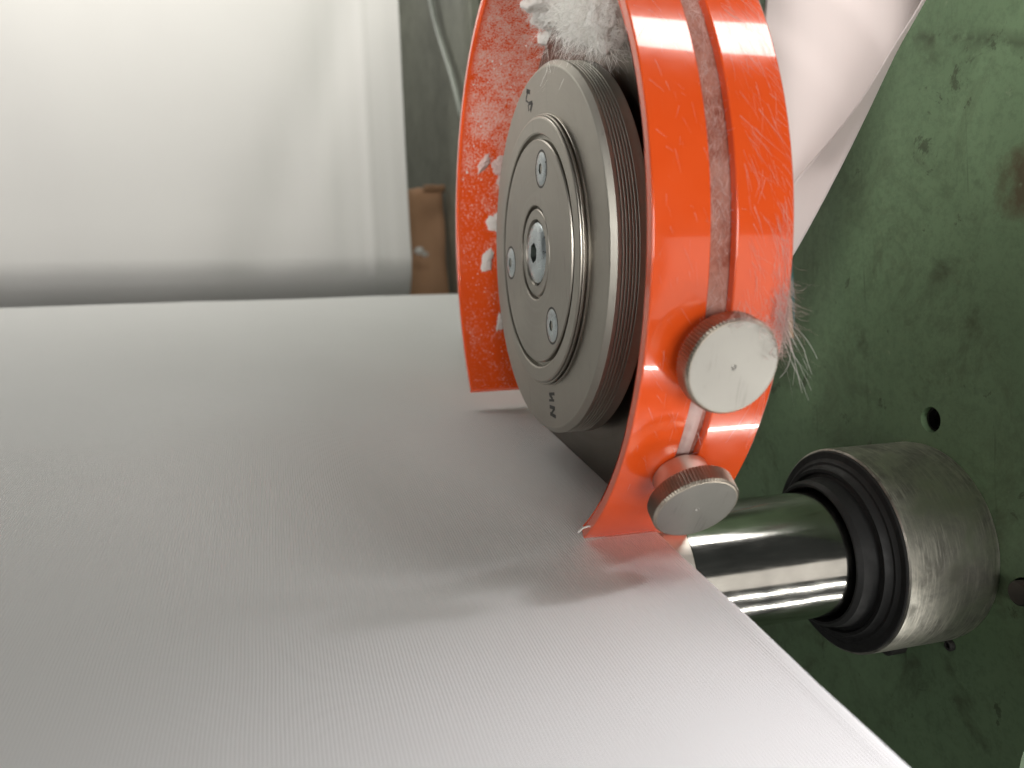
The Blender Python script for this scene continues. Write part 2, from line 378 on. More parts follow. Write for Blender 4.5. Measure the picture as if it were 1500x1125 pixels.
def socket_bolt(name, c, r, x0, dish, hexr, parent, depth=1.6, tilt=0.0):
    segs = 48; v, f = [], []
    # button / countersunk head with a six sided socket
    rings = [(x0 + 1.2, r), (x0, r), (x0 - dish * 0.3, r * 0.95), (x0 - dish * 0.8, r * 0.72), (x0 - dish, hexr * 1.45)]
    for x, rr in rings:
        for k in range(segs):
            a = 2 * math.pi * k / segs
            v.append((x, c[0] + rr * math.cos(a), c[1] + rr * math.sin(a)))
    for i in range(len(rings) - 1):
        for k in range(segs):
            f.append((i * segs + k, i * segs + (k + 1) % segs, (i + 1) * segs + (k + 1) % segs, (i + 1) * segs + k))
    base = len(v)
    def hexpt(k):
        a = 2 * math.pi * k / segs; q = (a + tilt) % (math.pi / 3) - math.pi / 6
        return hexr * math.cos(math.pi / 6) / math.cos(q), a
    for k in range(segs):
        rr, a = hexpt(k); v.append((x0 - dish, c[0] + rr * math.cos(a), c[1] + rr * math.sin(a)))
    last = (len(rings) - 1) * segs
    for k in range(segs): f.append((last + k, last + (k + 1) % segs, base + (k + 1) % segs, base + k))
    o = build(name, v, f, zinc_m, parent); sharp(o, 28)
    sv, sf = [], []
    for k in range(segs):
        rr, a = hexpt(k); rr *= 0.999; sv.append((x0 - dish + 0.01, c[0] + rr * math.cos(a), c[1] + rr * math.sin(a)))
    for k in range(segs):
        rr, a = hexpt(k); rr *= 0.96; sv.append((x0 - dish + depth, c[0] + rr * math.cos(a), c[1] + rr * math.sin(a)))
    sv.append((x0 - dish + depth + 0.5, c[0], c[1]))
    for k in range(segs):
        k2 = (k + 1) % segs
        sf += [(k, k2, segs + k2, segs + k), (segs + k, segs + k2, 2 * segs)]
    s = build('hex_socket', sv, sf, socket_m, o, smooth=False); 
    return o
socket_bolt('centre_bolt', (0, 0), 8.3, -1.4, 1.0, 2.9, knife, 2.6, 0.2)
for i, (y, z) in enumerate(((-9.4, 20.9), (23.9, 0.2), (-11.9, -20.7))):
    b_ = socket_bolt('cover_screw', (y, z), 4.5, -2.0, 0.35, 1.5, knife, 1.2, i * 0.4)
    lathe('countersink', [(-2.115, 5.0), (-2.115, 4.45)], (y, z), black_m, cover, 48)
# worn stamped marks on the hub face
def stamp(cy, cz, strokes):
    v, f = [], []
    for (y0, z0, y1, z1, wd) in strokes:
        y0, y1, z0, z1 = y0 * 1.9, y1 * 1.9, z0 * 1.15, z1 * 1.15
        dx, dz = y1 - y0, z1 - z0; L = math.hypot(dx, dz); wd *= 1.7; px_, pz_ = -dz / L * wd / 2, dx / L * wd / 2
        n = len(v)
        for (a, b_) in ((y0 + px_, z0 + pz_), (y0 - px_, z0 - pz_), (y1 - px_, z1 - pz_), (y1 + px_, z1 + pz_)):
            v.append((-0.03, cy + a, cz + b_))
        f.append((n, n + 1, n + 2, n + 3))
    return build('stamped_mark', v, f, black_m, knife, smooth=False)
stamp(4.2, 43.2, [(1.2, 2.9, -0.6, 1.6, .7), (0.4, 2.6, 1.6, 1.0, .6), (1.8, 0.9, 0.6, -0.2, .3), (0.6, -0.6, -1.4, -1.2, .6), (-1.4, -1.2, -0.2, -2.8, .9), (0.7, -0.8, 0.5, -2.4, .5)])
stamp(-2.6, -42.0, [(-1.3, 2.6, 1.2, 2.4, .5), (0.9, 2.3, -0.4, 1.2, .6), (-1.0, 1.0, 1.3, 0.9, .4), (1.2, -0.6, -1.2, -0.9, .6), (-0.9, -1.0, 0.6, -2.3, .5), (1.1, -2.3, -1.4, -2.9, .6)])
lathe('blade', [(12.92, 20), (12.92, 70.9), (13.0, 71.2), (13.5, 72.3), (14.0, 72.3), (15.2, 69.0), (15.2, 20)], ZC, blade_m, knife, 256)
holder = empty('knife_holder', (30, 0, 0))
tag(holder, 'dark steel arm carrying the rotary knife behind the orange guard', 'holder')
lathe('spindle_body', [(15.4, 0), (15.4, 26), (19, 26), (19, 22), (40, 22), (41, 21), (41, 0)], ZC, arm_m, holder, 96)
def box(name, lo, hi, mat, parent, bw=1.0):
    x0, y0, z0 = lo; x1, y1, z1 = hi
    v = [(x, y, z) for x in (x0, x1) for y in (y0, y1) for z in (z0, z1)]
    f = [(0, 1, 3, 2), (4, 6, 7, 5), (0, 4, 5, 1), (2, 3, 7, 6), (0, 2, 6, 4), (1, 5, 7, 3)]
    return bev(build(name, v, f, mat, parent, smooth=False), bw, 2)
box('support_arm', (24, -13, 15), (39, 13, 190), arm_m, holder)

# ------------------------------------------------------------------ the orange guard: two bent layers, the outer one slotted
GY, GZ = -0.87, 2.04
guard = empty('blade_guard', (8, GY, GZ + 82))
tag(guard, 'orange slotted plastic guard strip bent in an arc round the knife, with two thumbscrews', 'blade guard')
X0, X1 = -6.5, 22.6
SL0, SL1 = 5.25, 10.4
def gp(x, ph, r):                                   # ph in degrees, 0 faces the camera, 90 is up
    return (x, GY - r * math.cos(R(ph)), GZ + r * math.sin(R(ph)))
def arc_band(name, cols, r0, r1, hole, mat, near=0.0, far=211.0, steps=275):
    def ph(i, x):
        t = i / steps; a0 = -62.2 - 0.115 * (x + 5) + near; a1 = far
        return a0 + (a1 - a0) * t
    nx = len(cols); v, f = [], []
    idx = {}
    def vid(i, j, k):
        if (i, j, k) not in idx:
            x = cols[j]
            idx[(i, j, k)] = len(v); v.append(gp(x, ph(i, x), (r0, r1)[k] + 0.10 * math.sin(i * 0.11 + x * 0.06)))
        return idx[(i, j, k)]
    def cell(i, j):
        if not (0 <= i < steps and 0 <= j < nx - 1): return False
        return not hole(ph(i + 0.5, cols[j]), 0.5 * (cols[j] + cols[j + 1]))
    for i in range(steps):
        for j in range(nx - 1):
            if not cell(i, j): continue
            a = [(i, j), (i + 1, j), (i + 1, j + 1), (i, j + 1)]
            f.append([vid(p, q, 1) for p, q in a]); f.append([vid(p, q, 0) for p, q in reversed(a)])
            for (p, q), (p2, q2), nb in ((a[0], a[1], (i, j - 1)), (a[1], a[2], (i + 1, j)), (a[2], a[3], (i, j + 1)), (a[3], a[0], (i - 1, j))):
                if not cell(*nb): f.append([vid(p, q, 0), vid(p2, q2, 0), vid(p2, q2, 1), vid(p, q, 1)])
    return sharp(bev(build(name, v, f, mat, guard), 0.35, 2, 50), 40)
slot = lambda ph_, x: SL0 < x < SL1 and -42.5 < ph_ < 118
arc_band('slotted_cover', [X0, -2, 2, SL0, SL1, 14, 18, X1], 80.7, 83.0, slot, orange_m)
arc_band('inner_liner', [X0 + 0.25, 1, 8, 15, X1 - 0.3], 79.9, 80.6, lambda a, b_: False, orange_in_m, 0.5, 210.9)

def frame_at(x, ph_deg):
    n = Vector((0, -math.cos(R(ph_deg)), math.sin(R(ph_deg))))
    t = Vector((0, math.sin(R(ph_deg)), math.cos(R(ph_deg))))
    u = Vector((1, 0, 0))
    return Vector(gp(x, ph_deg, 0)), n, u, t
def thumbscrew(x, ph_deg, r_top, head_r, head_h, neck_r, label):
    o, n, u, t = frame_at(x, ph_deg)
    P = lambda h, r, a: tuple(o + n * h + (u * math.cos(a) + t * math.sin(a)) * r)
    teeth = 84; segs = teeth * 4
    v, f, rows = [], [], []
    prof = [(r_top - head_h, neck_r - 0.2, 0), (r_top - head_h, head_r - 0.8, 0), (r_top - head_h + 0.5, head_r, 1), (r_top - 0.55, head_r, 1), (r_top - 0.05, head_r - 0.5, 0.25), (r_top, head_r - 0.75, 0)]
    for h, r, k in prof:
        rows.append(len(v))
        for s in range(segs):
            tooth = (-0.0, -0.17, -0.34, -0.17)[s % 4] * k
            v.append(P(h, r + tooth, 2 * math.pi * s / segs))
    for i in range(len(prof) - 1):
        for s in range(segs): f.append((rows[i] + s, rows[i] + (s + 1) % segs, rows[i + 1] + (s + 1) % segs, rows[i + 1] + s))
    head = sharp(build('thumbscrew', v, f, knurl_m, guard), 18)
    tag(head, label)
    # faced top with a small turning pip in the middle, in its own frame (axis along local X)
    prof = [(0, head_r - 0.75), (0, 0.55), (0.05, 0.45), (-0.08, 0.25), (-0.12, 0)]
    v, f = lathe_geo(prof, (0, 0), 96)
    fc = build('knob_face', v, f, knob_face_m, head)
    mm = Matrix((n, u, n.cross(u))).transposed().to_4x4(); mm.translation = (o + n * r_top) * S
    fc.matrix_basis = mm; sharp(fc, 4)
    v, f = [], []; sg = 64
    for h, r in ((r_top - head_h + 0.1, neck_r), (83.6, neck_r), (83.15, neck_r - 0.4), (83.15, 2.6), (78.5, 2.6), (78.5, 0.1)):
        for s in range(sg): v.append(P(h, r, 2 * math.pi * s / sg))
    for i in range(5):
        for s in range(sg): f.append((i * sg + s, i * sg + (s + 1) % sg, (i + 1) * sg + (s + 1) % sg, (i + 1) * sg + s))
    sharp(build('neck', v, f, sleeve_m, head), 30)
knurl_m = metal('knurled_knob_steel', (0.42, 0.37, 0.31), 0.42, 0.1, 800)
thumbscrew(7.7, -22.2, 90.9, 9.6, 4.6, 6.0, 'upper thumbscrew screwed down close to the guard')
thumbscrew(7.3, -42.6, 93.0, 9.2, 4.4, 6.0, 'lower thumbscrew standing out on its neck')

# ------------------------------------------------------------------ cloth
def grid(name, P, mat, parent=None, thick=0.0, sub=0):
    nr, nc = len(P), len(P[0]); v = [p for row in P for p in row]
    f = [(i * nc + j, i * nc + j + 1, (i + 1) * nc + j + 1, (i + 1) * nc + j) for i in range(nr - 1) for j in range(nc - 1)]
    o = build(name, v, f, mat, parent, recalc=False)
    if thick:
        md = o.modifiers.new('thickness', 'SOLIDIFY'); md.thickness = thick * S; md.offset = -1
    if sub:
        md = o.modifiers.new('smooth', 'SUBSURF'); md.levels = md.render_levels = sub
    return o
TH = 0.2282
TY, TZ = -28.165, -69.146
def web_z(y): return TZ + (y - TY) * math.tan(TH)
YF = 338.0
prof = [(-420, web_z(-420))]
y = -400
while y < YF - 12: prof.append((y, web_z(y))); y += 12
ro = 26.0                                            # the far roller the web comes over
cy_, cz_ = YF - ro * math.sin(TH) * 0, web_z(YF) - ro / math.cos(TH) * 1.0
a0 = math.pi / 2 + TH
for k in range(15):
    a = a0 - (a0 + 0.15) * k / 14
    prof.append((cy_ + ro * math.cos(a) + ro * math.sin(TH), cz_ + ro * math.sin(a) + ro * (1 / math.cos(TH) - math.cos(TH)) * 1.0))
ly, lz = prof[-1]
for k in range(1, 6): prof.append((ly - 2 * k, lz - 40 * k))
web = []
for y, z in prof:
    xe = 12.65 if y < -20 else 12.65 + (55 - 12.65) * min(1, (y + 20) / 14)
    cols = [-400, -370, -340, -310, -280, -250, -225, -200, -180, -160, -140, -120, -100, -85, -70, -55, -42, -30, -20, -12]
    cols += [xe - 9, xe - 5, xe - 3.4, xe - 2.6, xe - 1.8, xe - 1.1, xe - 0.5, xe]
    row = []
    for x in cols:
        d = xe - x
        wav = 0.35 * noise.noise(Vector((y * 0.045, 3.1, 0))) + 0.12 * noise.noise(Vector((y * 0.21, 8.1, 0)))
        dz = 0.45 * noise.noise(Vector((x * 0.012, y * 0.016, 0.3))) * min(1, d / 20) * (1 if abs(y - TY) > 30 else 0.3)
        dz += 0.10 * math.exp(-((d - 2.6) / 0.6) ** 2) - 0.30 * max(0, 1 - d / 1.1) ** 2   # selvage ridge and curled edge
        dz += 0.35 * noise.noise(Vector((x * 0.045, y * 0.012, 6.3))) * min(1, d / 15)
        row.append((x + wav * max(0, 1 - d / 12) * (1 if abs(y - TY) > 12 else 0), y, z + dz))
    web.append(row)
fab = grid('fabric_web', web, fabric_m, thick=0.35)
tag(fab, 'white ribbed twill fabric lying flat over the roller and running under the knife', 'fabric')

# cloth hanging far behind, its foot bent back to stand in for a shadow band
hang = []
zs = [(480, 900 - 30 * k) for k in range(28)]
zs = [(480 + 6 * math.sin(z * 0.006), z) for _, z in zs if z > 66]
rr = 32.0
for k in range(9):
    a = R(46) * k / 8
    zs.append((480 + rr - rr * math.cos(a), 62 - rr * math.sin(a)))
for k in range(1, 7): zs.append((zs[-1][0] + 9 * math.sin(R(46)), zs[-1][1] - 9 * math.cos(R(46))))
rows = []
for y, z in zs:
    row = []
    for x in list(range(-520, -30, 14)) + list(range(-30, 44, 3)) + [43.2]:
        dy = 2.2 * noise.noise(Vector((x * 0.02 + z * 0.006, z * 0.003, 2.0))) + 1.0 * noise.noise(Vector((x * 0.07, z * 0.004, 5.0)))
        dy += -1.6 * math.exp(-((x - 11.0) / 2.0) ** 2) + 1.3 * noise.noise(Vector((x * 0.035, 0.2, 9.0)))
        dy += 5.0 * math.exp(-((x + 92 - (z - 33) * 0.40) / 20.0) ** 2)  # added diagonal fold, shaped to stand in for a cast shadow band
        xx = x + (z - 150) * 0.008 * (x > -30) * min(1, (x + 30) / 60)
        row.append((xx, y + dy, z))
    rows.append(row)
hc = grid('hanging_cloth', rows, hang_m, thick=0.4)
tag(hc, 'pale cloth hanging straight down behind the fabric with a ridge near its edge', 'cloth')

# the trimmed-off strip of cloth going up beside the plate, its edge folded over
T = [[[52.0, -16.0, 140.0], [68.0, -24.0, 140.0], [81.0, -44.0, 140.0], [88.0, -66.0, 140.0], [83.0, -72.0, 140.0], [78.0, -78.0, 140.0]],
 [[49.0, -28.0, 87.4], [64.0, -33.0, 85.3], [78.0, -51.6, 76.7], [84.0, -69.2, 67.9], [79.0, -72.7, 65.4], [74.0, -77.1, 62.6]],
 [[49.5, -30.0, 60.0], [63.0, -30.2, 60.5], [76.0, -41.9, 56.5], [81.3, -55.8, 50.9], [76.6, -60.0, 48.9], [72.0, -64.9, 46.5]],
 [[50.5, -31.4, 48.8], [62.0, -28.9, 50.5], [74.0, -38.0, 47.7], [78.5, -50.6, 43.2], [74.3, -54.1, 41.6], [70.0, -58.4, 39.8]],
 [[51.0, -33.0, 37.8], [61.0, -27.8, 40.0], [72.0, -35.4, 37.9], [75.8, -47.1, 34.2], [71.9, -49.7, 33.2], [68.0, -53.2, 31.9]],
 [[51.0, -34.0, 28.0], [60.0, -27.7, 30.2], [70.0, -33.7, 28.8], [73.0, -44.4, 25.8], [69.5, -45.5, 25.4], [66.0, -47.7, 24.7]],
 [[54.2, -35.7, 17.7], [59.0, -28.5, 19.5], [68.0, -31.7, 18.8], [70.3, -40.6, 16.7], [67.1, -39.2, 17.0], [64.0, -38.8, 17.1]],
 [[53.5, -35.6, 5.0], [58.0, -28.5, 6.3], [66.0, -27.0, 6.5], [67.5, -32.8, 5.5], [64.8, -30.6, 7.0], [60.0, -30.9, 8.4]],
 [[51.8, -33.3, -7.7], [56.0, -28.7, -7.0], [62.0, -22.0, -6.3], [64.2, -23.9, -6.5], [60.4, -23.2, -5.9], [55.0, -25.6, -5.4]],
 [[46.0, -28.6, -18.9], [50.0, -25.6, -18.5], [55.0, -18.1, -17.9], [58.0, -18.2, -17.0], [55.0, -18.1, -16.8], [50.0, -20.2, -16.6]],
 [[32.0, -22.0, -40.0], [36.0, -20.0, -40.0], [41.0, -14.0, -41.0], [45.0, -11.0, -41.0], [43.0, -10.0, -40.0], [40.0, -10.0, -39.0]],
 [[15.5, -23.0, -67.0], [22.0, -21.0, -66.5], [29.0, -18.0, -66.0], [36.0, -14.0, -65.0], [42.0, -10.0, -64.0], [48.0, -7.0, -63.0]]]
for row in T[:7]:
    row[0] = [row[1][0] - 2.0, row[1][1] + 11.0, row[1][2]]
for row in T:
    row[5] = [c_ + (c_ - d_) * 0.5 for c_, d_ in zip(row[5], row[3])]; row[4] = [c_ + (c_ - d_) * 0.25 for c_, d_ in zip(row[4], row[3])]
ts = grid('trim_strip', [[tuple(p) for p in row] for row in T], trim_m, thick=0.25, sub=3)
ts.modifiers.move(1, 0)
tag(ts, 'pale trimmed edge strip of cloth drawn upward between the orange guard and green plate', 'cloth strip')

# ------------------------------------------------------------------ background bits
cbx = empty('cardboard_sheet', (75, 556, 30))
tag(cbx, 'crumpled brown cardboard sheet leaning before the far grey cover beside the hanging cloth', 'cardboard')
rows = []
for k in range(13):
    z = 10 + 124 * k / 12
    row = []
    for j in range(13):
        x = 20 + 68 * j / 12 - (0.10 if k == 12 else 0)
        row.append((x * 1.0, 556 + 5 * noise.noise(Vector((x * 0.06, z * 0.05, 1))) + 4 * noise.noise(Vector((x * .02 + z * .03, 3, 0))) + (z - 60) * 0.06, z + (3 * noise.noise(Vector((x * 0.1, 0, 7))) if k == 12 else 0)))
    rows.append(row)
grid('sheet', rows, card_m, cbx, thick=3)
rows = [[(68 + 20 * j / 6, 549 - 5 * math.sin(k / 4 * 1.5), 128 + 6 * k / 4 + 1.5 * noise.noise(Vector((j * 0.7, k, 3)))) for j in range(7)] for k in range(5)]
grid('torn_flap', rows, card_m, cbx, thick=2)
cov = empty('machine_cover', (96, 700, 0))
tag(cov, 'dark grey steel cover far behind the cardboard, beside the hanging cloth', 'machine cover')
grey_m = metal('grey_painted_cover', (0.15, 0.155, 0.125), 0.5, 0.1, 150, metallic=0.0)
box('cover_panel', (90, 425, -200), (99.5, 1100, 600), grey_m, cov, 2.0)
def tube(name, pts, r, mat, parent=None, segs=12):
    v, f = [], []
    P = [Vector(p) for p in pts]
    for i, p in enumerate(P):
        d = (P[min(i + 1, len(P) - 1)] - P[max(i - 1, 0)]).normalized()
        a = d.cross(Vector((0.31, 0.77, 0.55))).normalized(); b_ = d.cross(a)
        for k in range(segs):
            an = 2 * math.pi * k / segs; v.append(tuple(p + (a * math.cos(an) + b_ * math.sin(an)) * r))
    for i in range(len(P) - 1):
        for k in range(segs): f.append((i * segs + k, i * segs + (k + 1) % segs, (i + 1) * segs + (k + 1) % segs, (i + 1) * segs + k))
    f.append(tuple(range(segs))); f.append(tuple(range((len(P) - 1) * segs, len(P) * segs)))
    return build(name, v, f, mat, parent)
c = tube('cable', [(84, 560 - 5 * k + 10 * math.sin(k * 0.25), 345 - 8.5 * k) for k in range(22)], 2.2, cable_m)
tag(c, 'thin grey cable hanging in front of the far grey cover', 'cable')
c = tube('guide_rod', [(84.6, 10, 60), (84.6, 10, -14), (84.9, 10, -26), (85.0, 10, -27)], 1.0, tan_m)
tag(c, 'thin tan rod standing just behind the right edge of the orange guard', 'rod')
c = tube('drain_hose', [(89.2, 16, 60), (89.2, 16, -14), (89.0, 16, -24)], 1.6, teal_m)
tag(c, 'thin teal hose beside the tan rod in front of the green plate', 'hose')

# ------------------------------------------------------------------ lint
def ribbons(name, P, width, mat, parent=None):
    """P: n x k x 3 points of fibres (mm) -> one mesh of thin crossed strips"""
    P = np.asarray(P, float); n, k, _ = P.shape
    D = np.diff(P, axis=1); D = np.concatenate([D, D[:, -1:]], 1)
    D /= np.linalg.norm(D, axis=2, keepdims=True) + 1e-9
    rv = rng.normal(size=(n, 1, 3)); Wd = np.cross(D, np.broadcast_to(rv, D.shape)); Wd /= np.linalg.norm(Wd, axis=2, keepdims=True) + 1e-9
    tap = np.linspace(1, 0.35, k)[None, :, None]; wd = (np.asarray(width).reshape(-1, 1, 1)) * 0.5 * tap
    V = np.stack([P + Wd * wd, P - Wd * wd], 2).reshape(-1, 3) * S
    base = (np.arange(n) * k * 2)[:, None] + (np.arange(k - 1) * 2)[None, :]
    F = np.stack([base, base + 1, base + 3, base + 2], -1).reshape(-1, 4)
    me = bpy.data.meshes.new(name)
    me.vertices.add(len(V)); me.vertices.foreach_set('co', V.ravel())
    me.loops.add(F.size); me.loops.foreach_set('vertex_index', F.ravel())
    me.polygons.add(len(F)); me.polygons.foreach_set('loop_start', np.arange(0, F.size, 4)); 
    me.update(calc_edges=True)
    return link(name, me, mat, parent)
def fibre_paths(start, direc, length, k=6, curl=0.5, hang=0.0):
    n = len(start); P = [start]; d = direc / (np.linalg.norm(direc, axis=1, keepdims=True) + 1e-9)
    bend = rng.normal(size=(n, 3)) * curl
    for i in range(k - 1):
        d = d + bend * 0.3 + rng.normal(size=(n, 3)) * curl * 0.35 + np.array([0, 0, -hang * 0.3])
        d /= np.linalg.norm(d, axis=1, keepdims=True)
        P.append(P[-1] + d * (length / (k - 1))[:, None])
    return np.stack(P, 1)
def lint(name, label, lumps, n, flen, width=0.09, hang=0.2, fuzz=1.0, mat=None, core=0.8, group=None, rough=0.35, freq=1.0):
    """a clump: soft lumpy cores of matted fibre under a coat of loose fibres"""
    mat = mat or lint_m
    root = empty(name, lumps[0][0]); tag(root, label, 'lint', group)
    cv, cf = [], []
    bm = bmesh.new()
    for c_, s_ in lumps:
        r = bmesh.ops.create_icosphere(bm, subdivisions=4, radius=1.0)
        for vtx in r['verts']:
            p = vtx.co.copy(); q = Vector((p.x * s_[0], p.y * s_[1], p.z * s_[2])) + Vector(c_)
            k = 1 + rough * noise.noise(q * 0.16 * freq) + rough * 0.6 * noise.noise(q * 0.45 * freq) + rough * 0.3 * noise.noise(q * 1.1 * freq)
            vtx.co = Vector((p.x * s_[0], p.y * s_[1], p.z * s_[2])) * core * k + Vector(c_)
    bmesh.ops.scale(bm, vec=(S, S, S), verts=bm.verts)
    me = bpy.data.meshes.new('matted_core'); bm.to_mesh(me); bm.free()
    link('matted_core', me, mat, root)
    st, dr = [], []
    vol = np.array([s_[0] * s_[1] + s_[1] * s_[2] + s_[0] * s_[2] for _, s_ in lumps]); vol = vol / vol.sum()
    for (c_, s_), fr in zip(lumps, vol):
        k = int(n * fr); d = rng.normal(size=(k, 3)); d /= np.linalg.norm(d, axis=1, keepdims=True)
        rad = core * (0.75 + 0.35 * rng.random((k, 1)))
        st.append(np.array(c_) + d * np.array(s_) * rad)
        dr.append(d * fuzz + rng.normal(size=(k, 3)) * 0.9)
    st = np.concatenate(st); dr = np.concatenate(dr)
    L = flen * (0.4 + rng.gamma(2.0, 0.35, len(st)))
    o = ribbons('loose_fibres', fibre_paths(st, dr, L, 6, 1.0, hang), width * (0.6 + 0.8 * rng.random(len(st))), mat, root)
    tag(o, kind='stuff')
    return root
GI = 79.7
def inner(x, ph_deg, lift=0.0): return gp(x, ph_deg, GI - lift)
lint('lint_tuft', 'big white fluffy lint tuft caught on top of the hub against the blade',
     [((5.5, -30, 57), (6.5, 13, 12)), ((6.5, -18, 60), (5.5, 10, 9)), ((4.6, -41, 48), (6, 8, 9)), ((7, -30, 74), (6, 12, 10)), ((8, -10, 68), (5, 9, 9))], 20000, 4.6, 0.07, 0.45, 0.7, core=0.74)
tuft = [o_ for o_ in col.objects if o_.name == 'lint_tuft'][0]
n = 240
st = np.stack([rng.uniform(-0.5, 6, n), rng.uniform(-46, -8, n), rng.uniform(46, 60, n)], 1)
dr = np.stack([-0.25 + 0.3 * rng.normal(size=n), 0.35 * rng.normal(size=n), -0.9 + 0.3 * rng.normal(size=n)], 1)
tag(ribbons('hanging_strands', fibre_paths(st, dr, 4 + 6 * rng.random(n), 7, 0.3, 0.2), 0.05 + 0.06 * rng.random(n), lint_m, tuft), kind='stuff')
lint('lint_tuft', 'cream lint wad stuck high inside the orange guard beside the big tuft',
     [(inner(14, 110, 1.6), (6, 6, 2.6)), (inner(9.5, 106, 1.5), (5, 4, 2.4)), (inner(17, 116, 1.5), (3.5, 4, 2.4)), (inner(18, 104, 2), (5, 6, 3))], 4200, 2.2, 0.07, 0.1, 0.4, core=0.9, rough=0.4, freq=1.3)
g_in = 'lint scraps stuck inside the orange guard'
def scrap(label, pieces, mat):
    """flat irregular flakes of matted lint lying on the inside of the guard: (x, angle, half width, half length, tilt)"""
    root = empty('lint_scrap', inner(pieces[0][0], pieces[0][1])); tag(root, label, 'lint', g_in)
    v, f, st, dr = [], [], [], []
    for (x, ph_, a_, b_, tl) in pieces:
        o_ = Vector(gp(x, ph_, GI + 0.05)); n_ = Vector((0, math.cos(R(ph_)), -math.sin(R(ph_)))); u_ = Vector((1, 0, 0)); t_ = n_.cross(u_)
        nr_, ns_ = 9, 44; b0 = len(v); seed = random.uniform(0, 50)
        for i in range(nr_ + 1):
            q = i / nr_
            for k in range(ns_):
                an = 2 * math.pi * k / ns_; e = Vector((math.cos(an), math.sin(an), seed))
                ro = 1 + 0.38 * noise.noise(e * 1.3) + 0.22 * noise.noise(e * 3.5) + 0.12 * noise.noise(e * 9)
                p, r_ = math.cos(an) * a_ * q * ro, math.sin(an) * b_ * q * ro
                p, r_ = p * math.cos(tl) - r_ * math.sin(tl), p * math.sin(tl) + r_ * math.cos(tl)
                P_ = o_ + u_ * p + t_ * r_ - Vector((0, o_.y - GY, o_.z - GZ)).normalized() * (-(r_ * r_) / (2 * GI))
                h = (1 - q ** 2.5) * (0.75 + 0.5 * noise.noise(P_ * 0.7) + 0.3 * noise.noise(P_ * 1.9))
                P2 = P_ + n_ * (r_ * r_ / (2 * GI) * 2 + max(0.02, h) * 0.0) + n_ * max(0.0, h)
                v.append(tuple(P2))
                if i == nr_ and k % 2 == 0:
                    for _ in range(3):
                        st.append(P2 + n_ * 0.15); dr.append(u_ * math.cos(an + tl) + t_ * math.sin(an + tl) + Vector([random.gauss(0, 0.5) for _ in range(3)]))
        for i in range(nr_):
            for k in range(ns_): f.append((b0 + i * ns_ + k, b0 + i * ns_ + (k + 1) % ns_, b0 + (i + 1) * ns_ + (k + 1) % ns_, b0 + (i + 1) * ns_ + k))
    build('matted_core', v, f, mat, root, recalc=False)
    st, dr = np.array([tuple(p) for p in st]), np.array([tuple(p) for p in dr])
    tag(ribbons('loose_fibres', fibre_paths(st, dr, 0.4 + 0.8 * rng.random(len(st)), 4, 0.4, 0), 0.05 + 0.05 * rng.random(len(st)), mat, root), kind='stuff')
scrap('ragged pinkish lint scrap inside the guard, the highest of the small scraps', [(2.8, 150.8, 1.7, 3.4, -0.5), (9.0, 151.5, 3.2, 3.2, 0.2), (10.2, 155.0, 2.4, 3.4, 0.1)], lint_pink_m)
scrap('pointed cream lint flake inside the guard, half hidden by the hub', [(8.4, 166.3, 3.4, 3.6, 0.5)], lint_m)
scrap('oval whitish lint pad inside the guard below the pointed flake', [(4.6, 176.4, 2.3, 4.6, -0.3)], lint_m)
scrap('slim white lint scrap low inside the guard beside the hub edge', [(8.0, -167.6, 1.5, 3.6, -0.35)], lint_m)
lint('lint_crumb', 'small white lint crumb lying on the brown cardboard', [((60.9, 548, 74), (5.5, 4, 4.5)), ((66, 549, 71), (4, 3, 3))], 300, 2.0, 0.15, 0.0, 0.6)

# specks of dust on the inside of the guard
v, f = [], []
for k in range(420):
    ph_ = random.choice((random.uniform(118, 165), random.uniform(118, 165), random.uniform(150, 205)))
    x = random.uniform(X0 + 1, 19); r = abs(random.gauss(0, 0.09)) + 0.06
    if random.random() < 0.05: r *= 2.2
    o_ = Vector(gp(x, ph_, GI)); n_ = Vector((0, math.cos(R(ph_)), -math.sin(R(ph_)))); u_ = Vector((1, 0, 0)); t_ = n_.cross(u_)
    b0 = len(v); m_ = 6; ro_ = random.uniform(0, 6)
    for q in range(m_):
        rq = r * random.uniform(0.6, 1.3); a = ro_ + 2 * math.pi * q / m_
        v.append(tuple(o_ + u_ * rq * math.cos(a) + t_ * rq * 1.2 * math.sin(a) - n_ * 0.05))
    v.append(tuple(o_ + n_ * r * 0.7))
    for q in range(m_): f.append((b0 + q, b0 + (q + 1) % m_, b0 + m_))
sp = build('dust_specks', v, f, lint_m, smooth=False)
tag(sp, 'fine white dust specks sprinkled over the inside of the orange guard', 'dust', kind='stuff')

# lint packed in the slot, loose fibres lying on the outside of the guard
root = empty('slot_lint', gp(7.8, 20, 82)); tag(root, 'matted pinkish lint packed along the slot of the orange guard', 'lint')
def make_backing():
    mt, nt, b = new_mat('grimy_shaded_slot_backing'); v = coords(nt)
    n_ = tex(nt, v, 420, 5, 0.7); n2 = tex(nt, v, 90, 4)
    c_ = mix(nt, ramp(nt, n_, [(0.4, g(0)), (0.7, g(0.7))]), (0.30, 0.085, 0.05), (0.58, 0.30, 0.24))  # grime and lint colours, darkened to paint in the slot's shade
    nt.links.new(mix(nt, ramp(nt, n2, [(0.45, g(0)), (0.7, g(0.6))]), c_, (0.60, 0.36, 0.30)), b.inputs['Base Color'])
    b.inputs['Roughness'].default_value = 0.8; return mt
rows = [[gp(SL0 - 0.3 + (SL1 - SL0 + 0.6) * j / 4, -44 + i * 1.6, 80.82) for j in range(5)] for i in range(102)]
grid('slot_shade_strip', rows, make_backing(), guard)
rows = []
